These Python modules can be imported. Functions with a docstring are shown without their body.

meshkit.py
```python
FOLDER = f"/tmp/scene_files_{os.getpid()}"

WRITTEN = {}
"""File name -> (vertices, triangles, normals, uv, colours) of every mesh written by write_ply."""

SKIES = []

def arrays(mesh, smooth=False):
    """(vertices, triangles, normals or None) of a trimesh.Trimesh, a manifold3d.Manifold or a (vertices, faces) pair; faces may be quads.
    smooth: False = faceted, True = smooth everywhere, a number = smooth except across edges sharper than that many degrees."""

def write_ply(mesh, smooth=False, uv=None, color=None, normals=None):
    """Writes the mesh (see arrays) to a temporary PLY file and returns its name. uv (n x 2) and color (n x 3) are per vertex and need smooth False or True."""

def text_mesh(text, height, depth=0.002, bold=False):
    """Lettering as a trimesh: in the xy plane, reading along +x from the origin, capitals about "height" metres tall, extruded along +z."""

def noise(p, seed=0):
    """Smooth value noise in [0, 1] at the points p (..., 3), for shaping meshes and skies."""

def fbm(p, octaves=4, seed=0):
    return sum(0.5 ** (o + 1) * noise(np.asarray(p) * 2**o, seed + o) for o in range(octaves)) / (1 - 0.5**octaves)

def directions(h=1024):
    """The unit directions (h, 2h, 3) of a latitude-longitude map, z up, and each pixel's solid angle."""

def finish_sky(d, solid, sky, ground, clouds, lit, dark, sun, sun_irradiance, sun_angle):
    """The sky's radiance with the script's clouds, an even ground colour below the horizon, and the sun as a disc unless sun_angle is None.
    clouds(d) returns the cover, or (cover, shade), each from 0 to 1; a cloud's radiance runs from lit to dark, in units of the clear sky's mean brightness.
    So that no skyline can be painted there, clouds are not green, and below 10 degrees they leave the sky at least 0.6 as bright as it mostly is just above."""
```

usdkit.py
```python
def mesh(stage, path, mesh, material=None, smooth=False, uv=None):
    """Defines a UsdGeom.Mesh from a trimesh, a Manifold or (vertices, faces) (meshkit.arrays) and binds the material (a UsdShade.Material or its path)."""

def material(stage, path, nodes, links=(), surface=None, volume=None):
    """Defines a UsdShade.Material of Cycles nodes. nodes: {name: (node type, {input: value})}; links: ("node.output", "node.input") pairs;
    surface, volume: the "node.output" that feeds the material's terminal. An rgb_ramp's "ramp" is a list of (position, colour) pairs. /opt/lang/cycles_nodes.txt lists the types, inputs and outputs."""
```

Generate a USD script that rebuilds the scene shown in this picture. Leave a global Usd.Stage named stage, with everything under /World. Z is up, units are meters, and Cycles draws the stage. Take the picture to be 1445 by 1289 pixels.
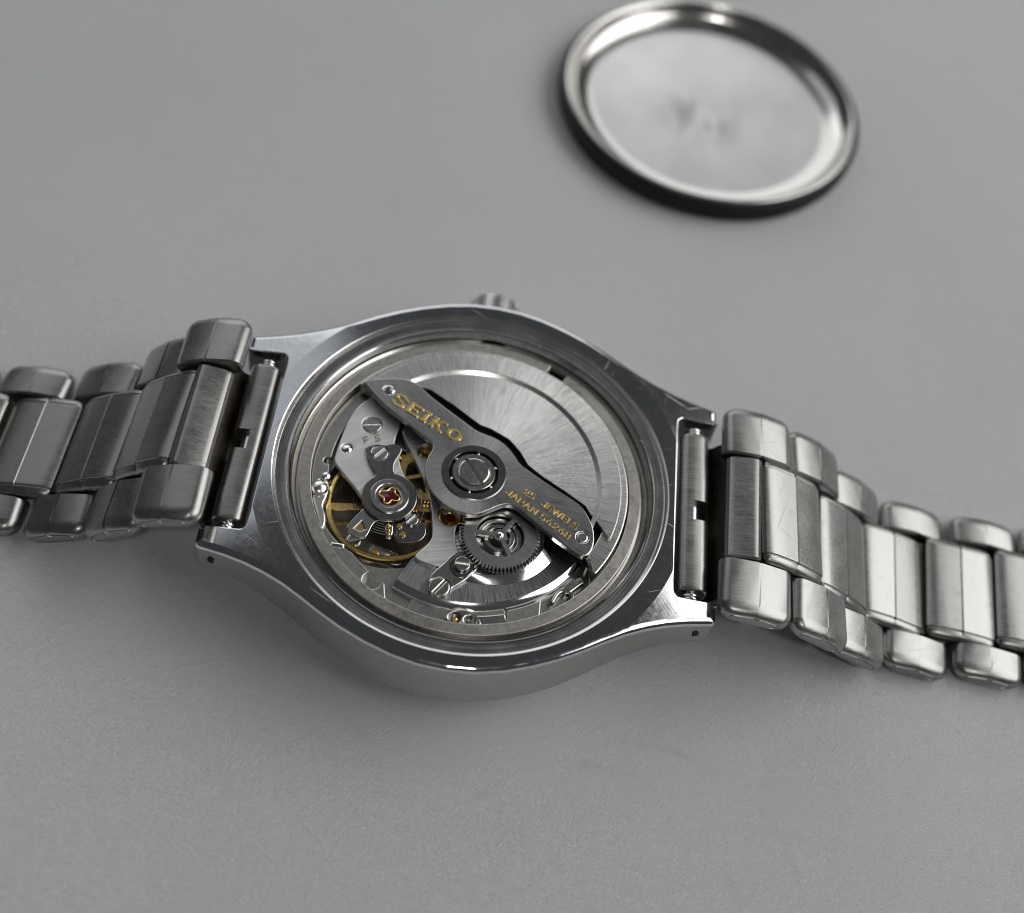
import math
import shapely.ops
import numpy as np, trimesh, shapely, manifold3d, mapbox_earcut
from shapely.geometry import Polygon, Point, box as sbox, LineString, MultiPolygon
from shapely import affinity
import usdkit, meshkit
from pxr import Usd, UsdGeom, UsdLux, UsdShade, Gf, Sdf, Vt

stage = Usd.Stage.CreateInMemory()
UsdGeom.SetStageUpAxis(stage, 'Z')
UsdGeom.SetStageMetersPerUnit(stage, 1.0)
UsdGeom.Xform.Define(stage, '/World')
UsdGeom.Scope.Define(stage, '/World/Looks')
MM = 0.001
ZB = 8.7          # height of the watch's back above the paper, mm

# ------------------------------------------------------------------ camera
cam = UsdGeom.Camera.Define(stage, '/World/camera')
RC = np.array([[0.9858067082468404, 0.09750862205134898, 0.1366645623458256],
               [0.1570527076521478, -0.8232853079545508, -0.5454683755501406],
               [0.05932605662487502, 0.559189923310343, -0.8269141724952564]])
CP = np.array([-3.28182344, -56.92976045, 87.28870651 + ZB]) * MM
M = np.eye(4)
M[0, :3], M[1, :3], M[2, :3], M[3, :3] = RC[0], -RC[1], -RC[2], CP
cam.AddTransformOp().Set(Gf.Matrix4d(*M.ravel()))
cam.CreateHorizontalApertureAttr(6.4)
cam.CreateFocalLengthAttr(6.4 * 1778.788 / 1445)
cam.CreateFStopAttr(3.0)
cam.CreateFocusDistanceAttr(0.1015)
cam.CreateClippingRangeAttr(Gf.Vec2f(0.005, 50.0))
cam.CreateExposureAttr(0.12)

# ------------------------------------------------------------------ light: a dim room, a wide window behind, a smaller one in front
def mat(name, nodes, links, surface='p.BSDF'):
    return usdkit.material(stage, '/World/Looks/' + name, nodes, links, surface=surface)

sky = mat('room_light', {'b': ('background_shader', {'color': (0.93, 0.97, 1.0), 'strength': 0.05})}, [], 'b.background')
dome = UsdLux.DomeLight.Define(stage, '/World/room_ambience')
UsdShade.MaterialBindingAPI.Apply(dome.GetPrim()).Bind(sky)

def window(name, az, el, dist, w, h, intensity, color):
    """A rect light az degrees clockwise from +y, el degrees up, aimed at the watch."""
    a, e = math.radians(az), math.radians(el)
    d = np.array([math.sin(a) * math.cos(e), math.cos(a) * math.cos(e), math.sin(e)])
    z = d
    x = np.cross([0, 0, 1.0], z); x /= np.linalg.norm(x)
    y = np.cross(z, x)
    m = np.eye(4); m[0, :3], m[1, :3], m[2, :3], m[3, :3] = x, y, z, d * dist
    L = UsdLux.RectLight.Define(stage, '/World/' + name)
    L.AddTransformOp().Set(Gf.Matrix4d(*m.ravel()))
    L.CreateWidthAttr(w); L.CreateHeightAttr(h); L.CreateIntensityAttr(intensity); L.CreateColorAttr(Gf.Vec3f(*color))
    return L

window('window_light_right', 77, 42, 0.5, 0.60, 0.35, 3.15, (1.0, 0.995, 0.985))
window('window_light_behind', -8, 24, 0.7, 0.59, 0.43, 1.25, (0.97, 0.985, 1.0))
window('window_light_left', -37, 44, 1.6, 1.0, 0.9, 0.5, (0.92, 0.96, 1.0))
window('lamp_light_front', 168, 60, 1.3, 0.13, 0.11, 42.0, (1.0, 0.985, 0.96))

# ------------------------------------------------------------------ helpers
used = {}
def numbered(parent, name):
    k = (parent, name); n = used.get(k, -1) + 1; used[k] = n
    return name if n == 0 else '%s_%03d' % (name, n)

def tag(p, label=None, cat=None, kind=None, group=None):
    for k, v in (('label', label), ('category', cat), ('kind', kind), ('group', group)):
        if v: p.SetCustomDataByKey(k, v)

def thing(name, label, cat, loc=(0, 0, 0)):
    x = UsdGeom.Xform.Define(stage, '/World/' + numbered('/World', name))
    x.AddTranslateOp().Set(Gf.Vec3d(*loc))
    tag(x.GetPrim(), label, cat)
    return str(x.GetPath())

def part(parent, name, mesh, m, smooth=20, label=None, kind=None):
    """mesh in mm -> one Mesh prim under parent; returns its path."""
    path = parent + '/' + numbered(parent, name)
    v, f, n = meshkit.arrays(mesh, smooth)
    g = usdkit.mesh(stage, path, (np.asarray(v) * MM, f), m, smooth=False)
    if n is not None:
        g.CreateNormalsAttr(Vt.Vec3fArray.FromNumpy(n.astype(np.float32))); g.SetNormalsInterpolation('vertex')
    tag(g.GetPrim(), label, None, kind)
    return path

def cat(*ms):
    vs, fs, o = [], [], 0
    for m in ms:
        if isinstance(m, manifold3d.Manifold):
            q = m.to_mesh(); m = (q.vert_properties[:, :3], q.tri_verts)
        if isinstance(m, trimesh.Trimesh): m = (m.vertices, m.faces)
        v, f = np.asarray(m[0], float), np.asarray(m[1], int)
        vs.append(v); fs.append(f + o); o += len(v)
    return trimesh.Trimesh(np.vstack(vs), np.vstack(fs), process=False)

def ccw(r):
    r = np.asarray(r, float)
    if len(r) > 1 and np.allclose(r[0], r[-1]): r = r[:-1]
    a = 0.5 * np.sum(r[:, 0] * np.roll(r[:, 1], -1) - np.roll(r[:, 0], -1) * r[:, 1])
    return r if a > 0 else r[::-1]

def offset(r, d):
    """mitre offset of a ccw ring inwards by d (same vertex count)"""
    if np.max(np.abs(d)) < 1e-9: return r.copy()
    e = np.roll(r, -1, 0) - r
    e /= np.maximum(np.linalg.norm(e, axis=1, keepdims=True), 1e-9)
    n = np.c_[-e[:, 1], e[:, 0]]
    b = n + np.roll(n, 1, 0)
    b /= np.maximum(np.linalg.norm(b, axis=1, keepdims=True), 1e-6)
    c = np.maximum((b * n).sum(1), 0.45)
    return r + b * (d / c)[:, None]

def tri(rings):
    """triangles of an outline with holes; manifold's triangulator first, earcut where it gives up"""
    v = np.vstack(rings)
    clean = []
    for r in rings:
        keep = np.linalg.norm(r - np.roll(r, 1, 0), axis=1) > 1e-5
        clean.append(r[keep] if keep.sum() > 3 else r)
    rings = clean; v = np.vstack(rings)
    area = lambda r: 0.5 * np.sum(r[:, 0] * np.roll(r[:, 1], -1) - np.roll(r[:, 0], -1) * r[:, 1])
    want = sum(area(r) * (1 if k == 0 else -1) * np.sign(area(r)) for k, r in enumerate(rings))
    oriented, index, o = [], [], 0
    for k, r in enumerate(rings):
        flip = (area(r) > 0) != (k == 0)
        ix = np.arange(o, o + len(r)); o += len(r)
        oriented.append(np.ascontiguousarray(r[::-1] if flip else r, np.float64)); index.append(ix[::-1] if flip else ix)
    f = np.asarray(manifold3d.triangulate(oriented, 1e-7), int)
    if len(f): f = np.concatenate(index)[f]
    tot = lambda f: 0.5 * np.abs(np.cross(np.c_[v[f[:, 1]] - v[f[:, 0]], np.zeros(len(f))], np.c_[v[f[:, 2]] - v[f[:, 0]], np.zeros(len(f))])[:, 2]).sum() if len(f) else 0
    if abs(tot(f) - want) > 0.01 * want:
        ends = np.cumsum([len(r) for r in rings]).astype(np.uint32)
        g = mapbox_earcut.triangulate_float64(v, ends).reshape(-1, 3)
        if abs(tot(g) - want) < abs(tot(f) - want): f = g
    return v, f

def smooth_ring(pts, step=0.12, k=2):
    """round the corners of a hand-laid outline (Chaikin) and resample it"""
    p = ccw(pts)
    for _ in range(k):
        q = np.roll(p, -1, 0)
        p = np.stack([0.75 * p + 0.25 * q, 0.25 * p + 0.75 * q], 1).reshape(-1, 2)
    return resample(p, step)

def resample(p, step):
    q = np.vstack([p, p[:1]]); s = np.r_[0, np.cumsum(np.linalg.norm(np.diff(q, axis=0), axis=1))]
    n = max(8, int(s[-1] / step)); t = np.linspace(0, s[-1], n, endpoint=False)
    return np.c_[np.interp(t, s, q[:, 0]), np.interp(t, s, q[:, 1])]

def rings_of(poly, step=None):
    out = []
    for r, sgn in [(poly.exterior, 1)] + [(i, -1) for i in poly.interiors]:
        c = ccw(np.asarray(r.coords)[:, :2])
        if step: c = resample(c, step)
        out.append((c, sgn))
    return out

def plate(poly, z0, z1, bev=0.08, bev_in=None, segs=2, step=None, floor=False):
    """a plate cut to a shapely polygon between z0 and z1 with rounded upper edges"""
    if isinstance(poly, MultiPolygon): return cat(*[plate(g, z0, z1, bev, bev_in, segs, step, floor) for g in poly.geoms])
    if isinstance(poly, (list, np.ndarray)): poly = Polygon(poly)
    parts, caps = [], []
    edge, cores = poly.boundary, {}
    def inset(c, d):
        # mitre offset, with the points that cross over at corners pulled back on to the true inset outline
        q = offset(c, d)
        if abs(d) < 1e-9: return q
        k = round(abs(d), 6)
        if k not in cores: cores[k] = poly.buffer(-abs(d), join_style=2).boundary
        if cores[k].is_empty: return q
        bad = shapely.distance(shapely.points(q), edge) < 0.96 * abs(d)
        for m_ in np.nonzero(bad)[0]:
            g = shapely.ops.nearest_points(cores[k], Point(q[m_]))[0]; q[m_] = (g.x, g.y)
        return q
    for c, sgn in rings_of(poly, step):
        b = bev if sgn > 0 or bev_in is None else bev_in
        levels = [(0, z0), (0, z1 - b)] + [(b * (1 - math.cos(math.pi / 2 * i / segs)), z1 - b + b * math.sin(math.pi / 2 * i / segs)) for i in range(1, segs + 1)] if b > 0 else [(0, z0), (0, z1)]
        rr = [np.c_[inset(c, sgn * d), np.full(len(c), z)] for d, z in levels]
        n = len(c); v = np.vstack(rr); f = []
        i = np.arange(n); j = (i + 1) % n
        for k in range(len(rr) - 1):
            a, bb, cc_, dd = k * n + i, k * n + j, (k + 1) * n + j, (k + 1) * n + i
            f += [np.c_[a, bb, cc_], np.c_[a, cc_, dd]]
        f = np.vstack(f)
        parts.append((v, f if sgn > 0 else f[:, ::-1]))
        caps.append(rr[-1][:, :2] if sgn > 0 else rr[-1][::-1, :2])
    v, f = tri(caps)
    a = np.cross(v[f[:, 1]] - v[f[:, 0]], v[f[:, 2]] - v[f[:, 0]])
    f = np.where((a < 0)[:, None], f[:, ::-1], f)
    parts.append((np.c_[v, np.full(len(v), z1)], f))
    if floor:
        parts.append((np.c_[v, np.full(len(v), z0)], f[:, ::-1]))
    return cat(*parts)

def lathe(profile, n=128, closed=False):
    """profile: (r, z) points, outer side first from bottom; returns surface of revolution about z"""
    p = np.asarray(profile, float); m = len(p)
    t = np.linspace(0, 2 * np.pi, n, endpoint=False)
    v = np.stack([np.outer(np.cos(t), p[:, 0]), np.outer(np.sin(t), p[:, 0]), np.tile(p[:, 1], (n, 1))], -1).reshape(-1, 3)
    i = np.arange(n); j = (i + 1) % n; f = []
    for k in range(m if closed else m - 1):
        k2 = (k + 1) % m
        a, b, c, d = i * m + k, j * m + k, j * m + k2, i * m + k2
        f += [np.c_[a, b, c], np.c_[a, c, d]]
    f = np.vstack(f)
    ar = np.linalg.norm(np.cross(v[f[:, 1]] - v[f[:, 0]], v[f[:, 2]] - v[f[:, 0]]), axis=1)
    return trimesh.Trimesh(v, f[ar > 1e-12], process=False)

def move(m, x=0, y=0, z=0):
    m = m.copy() if isinstance(m, trimesh.Trimesh) else cat(m)
    m.apply_translation([x, y, z]); return m

def circle(x, y, r, n=64):
    t = np.linspace(0, 2 * np.pi, n, endpoint=False)
    return Polygon(np.c_[x + r * np.cos(t), y + r * np.sin(t)])

def screw(x, y, z, r, slot_deg, h=0.5, slot=0.2, bev=0.1, depth=0.16):
    """slotted screw head: two half-moon plates with a recessed slot floor"""
    c = circle(0, 0, r, 56)
    d = np.array([math.cos(math.radians(slot_deg)), math.sin(math.radians(slot_deg))])
    cut = LineString([-2 * r * d, 2 * r * d]).buffer(slot * r * 0.5, cap_style=2)
    halves = c.difference(cut)
    ms = [plate(affinity.translate(g, x, y), z - h, z, bev * r, step=0.08) for g in halves.geoms]
    fl = plate(affinity.translate(c.buffer(-0.03), x, y), z - h, z - depth, 0)
    return cat(*ms, fl)

def loft(sections, closed_ends=True):
    """sections: list of (n,3) rings with equal counts -> tube with earcut-free fan caps"""
    n = len(sections[0]); v = np.vstack(sections); i = np.arange(n); j = (i + 1) % n; f = []
    for k in range(len(sections) - 1):
        a, b, c, d = k * n + i, k * n + j, (k + 1) * n + j, (k + 1) * n + i
        f += [np.c_[a, b, c], np.c_[a, c, d]]
    if closed_ends:
        v = np.vstack([v, sections[0].mean(0), sections[-1].mean(0)])
        f += [np.c_[j, i, np.full(n, len(v) - 2)], np.c_[(len(sections) - 1) * n + i, (len(sections) - 1) * n + j, np.full(n, len(v) - 1)]]
    m = trimesh.Trimesh(v, np.vstack(f), process=False)
    if m.volume < 0: m.invert()
    return m

def strip(inner, outer, z0, z1, mid=0.0):
    inner, outer = np.asarray(inner, float), np.asarray(outer, float)
    mm_ = (inner + outer) / 2
    v = np.vstack([np.c_[inner, np.full(len(inner), z0)], np.c_[mm_, np.full(len(inner), (z0 + z1) / 2 + mid)], np.c_[outer, np.full(len(inner), z1)]])
    n = len(inner); i = np.arange(n - 1); f = []
    for k in (0, 1): f += [np.c_[k * n + i, (k + 1) * n + i, (k + 1) * n + i + 1], np.c_[k * n + i, (k + 1) * n + i + 1, k * n + i + 1]]
    f = np.vstack(f); m = trimesh.Trimesh(v, f, process=False)
    if m.face_normals[:, 2].mean() < 0: m.invert()
    return m
def curve(p, step=0.2, k=3):
    p = np.asarray(p, float)
    for _ in range(k):
        p = np.vstack([p[:1], np.stack([0.75 * p[:-1] + 0.25 * p[1:], 0.25 * p[:-1] + 0.75 * p[1:]], 1).reshape(-1, 2), p[-1:]])
    s = np.r_[0, np.cumsum(np.linalg.norm(np.diff(p, axis=0), axis=1))]; t = np.linspace(0, s[-1], max(4, int(s[-1] / step)))
    return np.c_[np.interp(t, s, p[:, 0]), np.interp(t, s, p[:, 1])]
# ------------------------------------------------------------------ materials
def metal(name, color, rough, kind=None, bump=0.0, scale=(1, 1, 1), angle=0.0, vary=0.12, rvar=0.1, aniso=0.0, dirt=0.0, freq=9000, scratch=0.0):
    """kind: None = fine scuffs; 'line' = brushed along a direction (angle); 'radial' = brushed out from the watch's centre; 'ring' = turned on a lathe"""
    n = {'tc': ('texture_coordinate', {}),
         'p': ('principled_bsdf', {'metallic': 1.0, 'base_color': color, 'roughness': rough, 'anisotropic': aniso}),
         }
    L = []
    if kind == 'line':
        n['rt'] = ('mapping', {'rotation': (0, 0, angle)}); n['mp'] = ('mapping', {'scale': (freq * 0.03, freq, freq)})
        L += [('tc.object', 'rt.vector'), ('rt.vector', 'mp.vector')]
    elif kind in ('radial', 'ring'):
        n['sx'] = ('separate_xyz', {}); n['at'] = ('math', {'math_type': 'arctan2'})
        n['r2'] = ('mapping', {'scale': (1, 1, 0)}); n['len'] = ('math', {'math_type': 'sqrt'})
        n['xx'] = ('math', {'math_type': 'multiply'}); n['yy'] = ('math', {'math_type': 'multiply'}); n['ad'] = ('math', {'math_type': 'add'})
        n['cx'] = ('combine_xyz', {})
        n['mp'] = ('mapping', {'scale': (190, 500, 900) if kind == 'radial' else (1.2, 9000, 9000)})
        L += [('tc.object', 'sx.vector'), ('sx.y', 'at.value1'), ('sx.x', 'at.value2'),
              ('sx.x', 'xx.value1'), ('sx.x', 'xx.value2'), ('sx.y', 'yy.value1'), ('sx.y', 'yy.value2'),
              ('xx.value', 'ad.value1'), ('yy.value', 'ad.value2'), ('ad.value', 'len.value1'),
              ('at.value', 'cx.x'), ('len.value', 'cx.y'), ('sx.z', 'cx.z'), ('cx.vector', 'mp.vector')]
        if aniso:
            n['ny'] = ('math', {'math_type': 'multiply', 'value2': -1.0 if kind == 'radial' else 1.0}); n['tg'] = ('combine_xyz', {})
            L += [('sx.y', 'ny.value1')] + ([('ny.value', 'tg.x'), ('sx.x', 'tg.y')] if kind == 'radial' else [('sx.x', 'tg.x'), ('ny.value', 'tg.y')]) + [('tg.vector', 'p.tangent')]
    else:
        n['mp'] = ('mapping', {'scale': (2500, 2500, 2500)}); L += [('tc.object', 'mp.vector')]
    n['nz'] = ('noise_texture', {'scale': 1.0, 'detail': 3.0, 'roughness': 0.65})
    n['big'] = ('noise_texture', {'scale': 330.0, 'detail': 4.0, 'roughness': 0.6})
    n['rr'] = ('map_range', {'from_min': 0.25, 'from_max': 0.75, 'to_min': max(0.02, rough - rvar), 'to_max': rough + rvar})
    n['cr'] = ('map_range', {'from_min': 0.3, 'from_max': 0.7, 'to_min': 1 - vary, 'to_max': 1.0})
    n['mx'] = ('mix_color', {'blend_type': 'multiply', 'fac': 1.0, 'a': color})
    n['mixn'] = ('math', {'math_type': 'multiply_add', 'value2': 0.8 if kind == 'radial' else 0.6})
    n['h'] = ('math', {'math_type': 'multiply', 'value2': 0.2 if kind == 'radial' else 0.4})
    L += [('mp.vector', 'nz.vector'), ('tc.object', 'big.vector'), ('big.fac', 'h.value1'), ('nz.fac', 'mixn.value1'), ('h.value', 'mixn.value3'),
          ('mixn.value', 'rr.value'), ('rr.result', 'p.roughness'), ('mixn.value', 'cr.value'), ('cr.result', 'mx.b'), ('mx.result', 'p.base_color')]
    if dirt:
        n['dn'] = ('noise_texture', {'scale': 900.0, 'detail': 5.0, 'roughness': 0.7})
        n['dr'] = ('rgb_ramp', {'ramp': [(0.0, (1, 1, 1)), (0.55, (1, 1, 1)), (0.75, (1 - dirt, 1 - dirt * 1.05, 1 - dirt * 1.15))]})
        n['dm'] = ('mix_color', {'blend_type': 'multiply', 'fac': 1.0})
        L[-1] = ('mx.result', 'dm.a'); L += [('tc.object', 'dn.vector'), ('dn.fac', 'dr.fac'), ('dr.color', 'dm.b'), ('dm.result', 'p.base_color')]
    if bump:
        n['bp'] = ('bump', {'strength': bump, 'distance': 0.00002}); L += [('nz.fac', 'bp.height'), ('bp.normal', 'p.normal')]
    if scratch:
        # hairline scratches in three directions, deep enough to catch light
        prev = None
        for k, (an, s0) in enumerate(((0.5, 1.0), (-0.35, 1.2), (1.9, 0.9))):
            n['q%d' % k] = ('mapping', {'rotation': (0, 0, an), 'location': (0.013 * k, 0.007 * k, 0)}); n['w%d' % k] = ('mapping', {'scale': (160 * s0, 5200 * s0, 400)})
            n['s%d' % k] = ('noise_texture', {'scale': 1.0, 'detail': 1.0, 'roughness': 0.4}); n['t%d' % k] = ('map_range', {'from_min': 0.74, 'from_max': 0.80, 'to_min': 0.0, 'to_max': 1.0, 'clamp': True})
            L += [('tc.object', 'q%d.vector' % k), ('q%d.vector' % k, 'w%d.vector' % k), ('w%d.vector' % k, 's%d.vector' % k), ('s%d.fac' % k, 't%d.value' % k)]
            if prev:
                n['a%d' % k] = ('math', {'math_type': 'maximum'}); L += [(prev, 'a%d.value1' % k), ('t%d.result' % k, 'a%d.value2' % k)]; prev = 'a%d.value' % k
            else: prev = 't0.result'
        n['ra'] = ('math', {'math_type': 'multiply_add', 'value2': 0.30 * scratch})
        L = [l for l in L if l[1] != 'p.roughness'] + [(prev, 'ra.value1'), ('rr.result', 'ra.value3'), ('ra.value', 'p.roughness')]
    return mat(name, n, L)

STEEL = (0.60, 0.595, 0.585)
m_case = metal('polished_case_steel', (0.64, 0.645, 0.66), 0.11, bump=0.02, vary=0.1, rvar=0.05, dirt=0.08, scratch=1.0)
m_side = metal('satin_case_steel', (0.50, 0.495, 0.485), 0.08, 'line', bump=0.015, vary=0.10, rvar=0.03, freq=7000)
m_turn = metal('turned_case_steel', (0.70, 0.69, 0.665), 0.2, 'ring', bump=0.08, vary=0.12, dirt=0.2)
m_link = metal('brushed_link_steel', (0.34, 0.334, 0.323), 0.34, 'line', bump=0.25, vary=0.25, dirt=0.18, freq=8000, scratch=0.5)
m_edge = metal('polished_link_steel', (0.72, 0.715, 0.70), 0.2, bump=0.05, vary=0.15, rvar=0.06, dirt=0.15)
m_grime_shade = metal('grime_and_gap_shade', (0.085, 0.075, 0.06), 0.5, bump=0.5, vary=0.6, dirt=0.5)  # brown grime; on the blocks between links this colour stands for shade
m_rubber = mat('black_rubber', {'p': ('principled_bsdf', {'base_color': (0.005, 0.005, 0.005), 'roughness': 0.4, 'specular_ior_level': 0.2})}, [])
m_ring = metal('grained_ring_steel', (0.46, 0.44, 0.40), 0.36, bump=0.25, vary=0.15, dirt=0.1)
m_rotor = metal('radially_brushed_steel', (0.72, 0.71, 0.69), 0.34, 'radial', bump=0.9, vary=0.42, aniso=0.75)
m_bar = metal('fine_brushed_bar_steel', (0.52, 0.515, 0.505), 0.28, 'radial', bump=0.3, vary=0.15, aniso=0.6)
m_bridge = metal('striped_bridge_nickel', (0.72, 0.715, 0.70), 0.40, 'line', bump=0.5, angle=-0.25, vary=0.2, freq=4200)
m_cock = metal('striped_cock_nickel', (0.76, 0.755, 0.74), 0.44, 'line', bump=0.5, angle=-0.7, vary=0.2, freq=4200)
m_annulus = metal('sunray_barrel_nickel', (0.42, 0.42, 0.43), 0.26, 'radial', bump=0.4, vary=0.25, aniso=0.6)
m_plate = metal('dull_plate_nickel', (0.40, 0.39, 0.37), 0.34, bump=0.04, vary=0.07, rvar=0.05)
m_dark = metal('dark_polished_steel', (0.30, 0.295, 0.29), 0.22, bump=0.02, vary=0.05, rvar=0.04)
m_gear = metal('grey_gear_steel', (0.42, 0.415, 0.405), 0.3, bump=0.02, vary=0.05, rvar=0.04)
m_soft = metal('softly_polished_steel', (0.72, 0.715, 0.70), 0.26, vary=0.05, rvar=0.03)
m_bright = metal('mirror_nickel', (0.78, 0.78, 0.775), 0.10, vary=0.06, rvar=0.03)
m_bottom = metal('bronzed_plate', (0.30, 0.265, 0.21), 0.36, 'ring', bump=0.1, vary=0.35)
m_screw = metal('screw_steel', (0.50, 0.49, 0.47), 0.24, bump=0.02, vary=0.06, rvar=0.05)
m_recess_shade = metal('painted_recess_shade', (0.03, 0.028, 0.025), 0.5, vary=0.3)  # near-black colour stands in for the shade in holes, slots and gaps
m_gold = metal('gilt_brass', (0.90, 0.66, 0.26), 0.27, vary=0.15, rvar=0.06)
m_gild = metal('gilt_lettering', (1.0, 0.74, 0.26), 0.3, vary=0.12)
m_dullgold = metal('dull_gilt_print', (0.42, 0.31, 0.16), 0.4, vary=0.3)
m_ruby = mat('ruby', {'p': ('principled_bsdf', {'base_color': (0.07, 0.004, 0.007), 'roughness': 0.08, 'ior': 1.77, 'coat_weight': 0.5})}, [])
m_crystal = mat('crystal_glass', {'p': ('principled_bsdf', {'base_color': (0.02, 0.02, 0.02), 'roughness': 0.05})}, [])
m_lidin = mat('cloudy_case_back_steel', {
    'tc': ('texture_coordinate', {}), 'p': ('principled_bsdf', {'metallic': 1.0, 'roughness': 0.34}),
    'm1': ('mapping', {'rotation': (0, 0, -0.5), 'scale': (260, 95, 100), 'location': (0, 0, 0)}), 'n1': ('noise_texture', {'scale': 1.0, 'detail': 3, 'roughness': 0.55, 'distortion': 0.6}),
    'm2': ('mapping', {'scale': (165, 165, 0), 'location': (0.05, 0.25, 0)}), 'g': ('gradient_texture', {'gradient_type': 'spherical'}),
    'r1': ('map_range', {'from_min': 0.46, 'from_max': 0.64, 'to_min': 0.0, 'to_max': 1.0, 'clamp': True}), 'k': ('math', {'math_type': 'multiply', 'use_clamp': True}), 'k2': ('math', {'math_type': 'multiply', 'value2': 1.0, 'use_clamp': True}),
    'n2': ('noise_texture', {'scale': 120, 'detail': 4}), 'cl': ('rgb_ramp', {'ramp': [(0.3, (0.54, 0.54, 0.54)), (0.7, (0.68, 0.68, 0.68))]}),
    'mx': ('mix_color', {'b': (0.22, 0.21, 0.2)}),
}, [('tc.object', 'm1.vector'), ('m1.vector', 'n1.vector'), ('tc.object', 'm2.vector'), ('m2.vector', 'g.vector'), ('n1.fac', 'r1.value'), ('r1.result', 'k.value1'), ('g.fac', 'k.value2'), ('k.value', 'k2.value1'),
    ('tc.object', 'n2.vector'), ('n2.fac', 'cl.fac'), ('cl.color', 'mx.a'), ('k2.value', 'mx.fac'), ('mx.result', 'p.base_color')])
m_lidrim = metal('turned_case_back_steel', (0.60, 0.585, 0.56), 0.17, 'ring', bump=0.12, vary=0.12)

SHAPES = {
    'regulator':  [[-9.3,1.47],[-9.12,1.09],[-8.95,0.42],[-8.67,-0.08],[-8.34,-0.56],[-8.05,-0.92],[-7.94,-1.24],[-8.11,-1.02],[-6.48,-0.79],[-6.56,-0.37],[-6.61,0.18],[-6.51,0.68],[-6.29,1.14],[-6.17,1.65],[-6.26,2.09],[-6.69,2.22],[-7.04,2.26],[-7.68,1.89],[-8.34,2.01]],
    'pointer':  [[-8.31,-4.02],[-8.86,-4.93],[-9.34,-5.75],[-9.52,-6.18],[-9.37,-6.48],[-9.13,-6.8],[-8.77,-6.95],[-7.95,-6.98],[-7.77,-6.77],[-7.63,-6.31],[-7.53,-5.79],[-7.34,-5.39],[-7.06,-5.19],[-6.99,-4.81]],
    'pointer_window':  [[-8.37,-5.43],[-7.93,-6.15],[-8.36,-6.43],[-8.9,-6.25]],
    'stud_plate':  [[-5.67,-4.49],[-5.18,-4.37],[-4.92,-4.69],[-4.68,-5.01],[-4.28,-5.12],[-3.92,-4.98],[-3.74,-4.47],[-3.51,-4.54],[-3.24,-4.9],[-3.09,-5.53],[-3.22,-5.99],[-3.48,-6.32],[-3.89,-6.58],[-4.79,-6.81],[-5.21,-6.7],[-5.68,-6.28],[-5.43,-5.88],[-5.68,-5.41]],
    'stud_arm':  [[-6.57,-4.99],[-5.89,-4.94],[-5.71,-6.14],[-5.99,-6.34],[-6.39,-6.19]],
    'click':  [[-2.27,-9.38],[-1.93,-8.78],[-1.32,-8.07],[-0.88,-7.25],[-0.24,-6.65],[0.64,-6.98],[1.62,-7.63],[1.28,-8.36],[0.61,-9.21],[0.03,-9.78],[-0.49,-10.2],[-0.67,-10.82],[-1.22,-11.11],[-1.94,-10.97],[-2.32,-10.31]],
}
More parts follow.
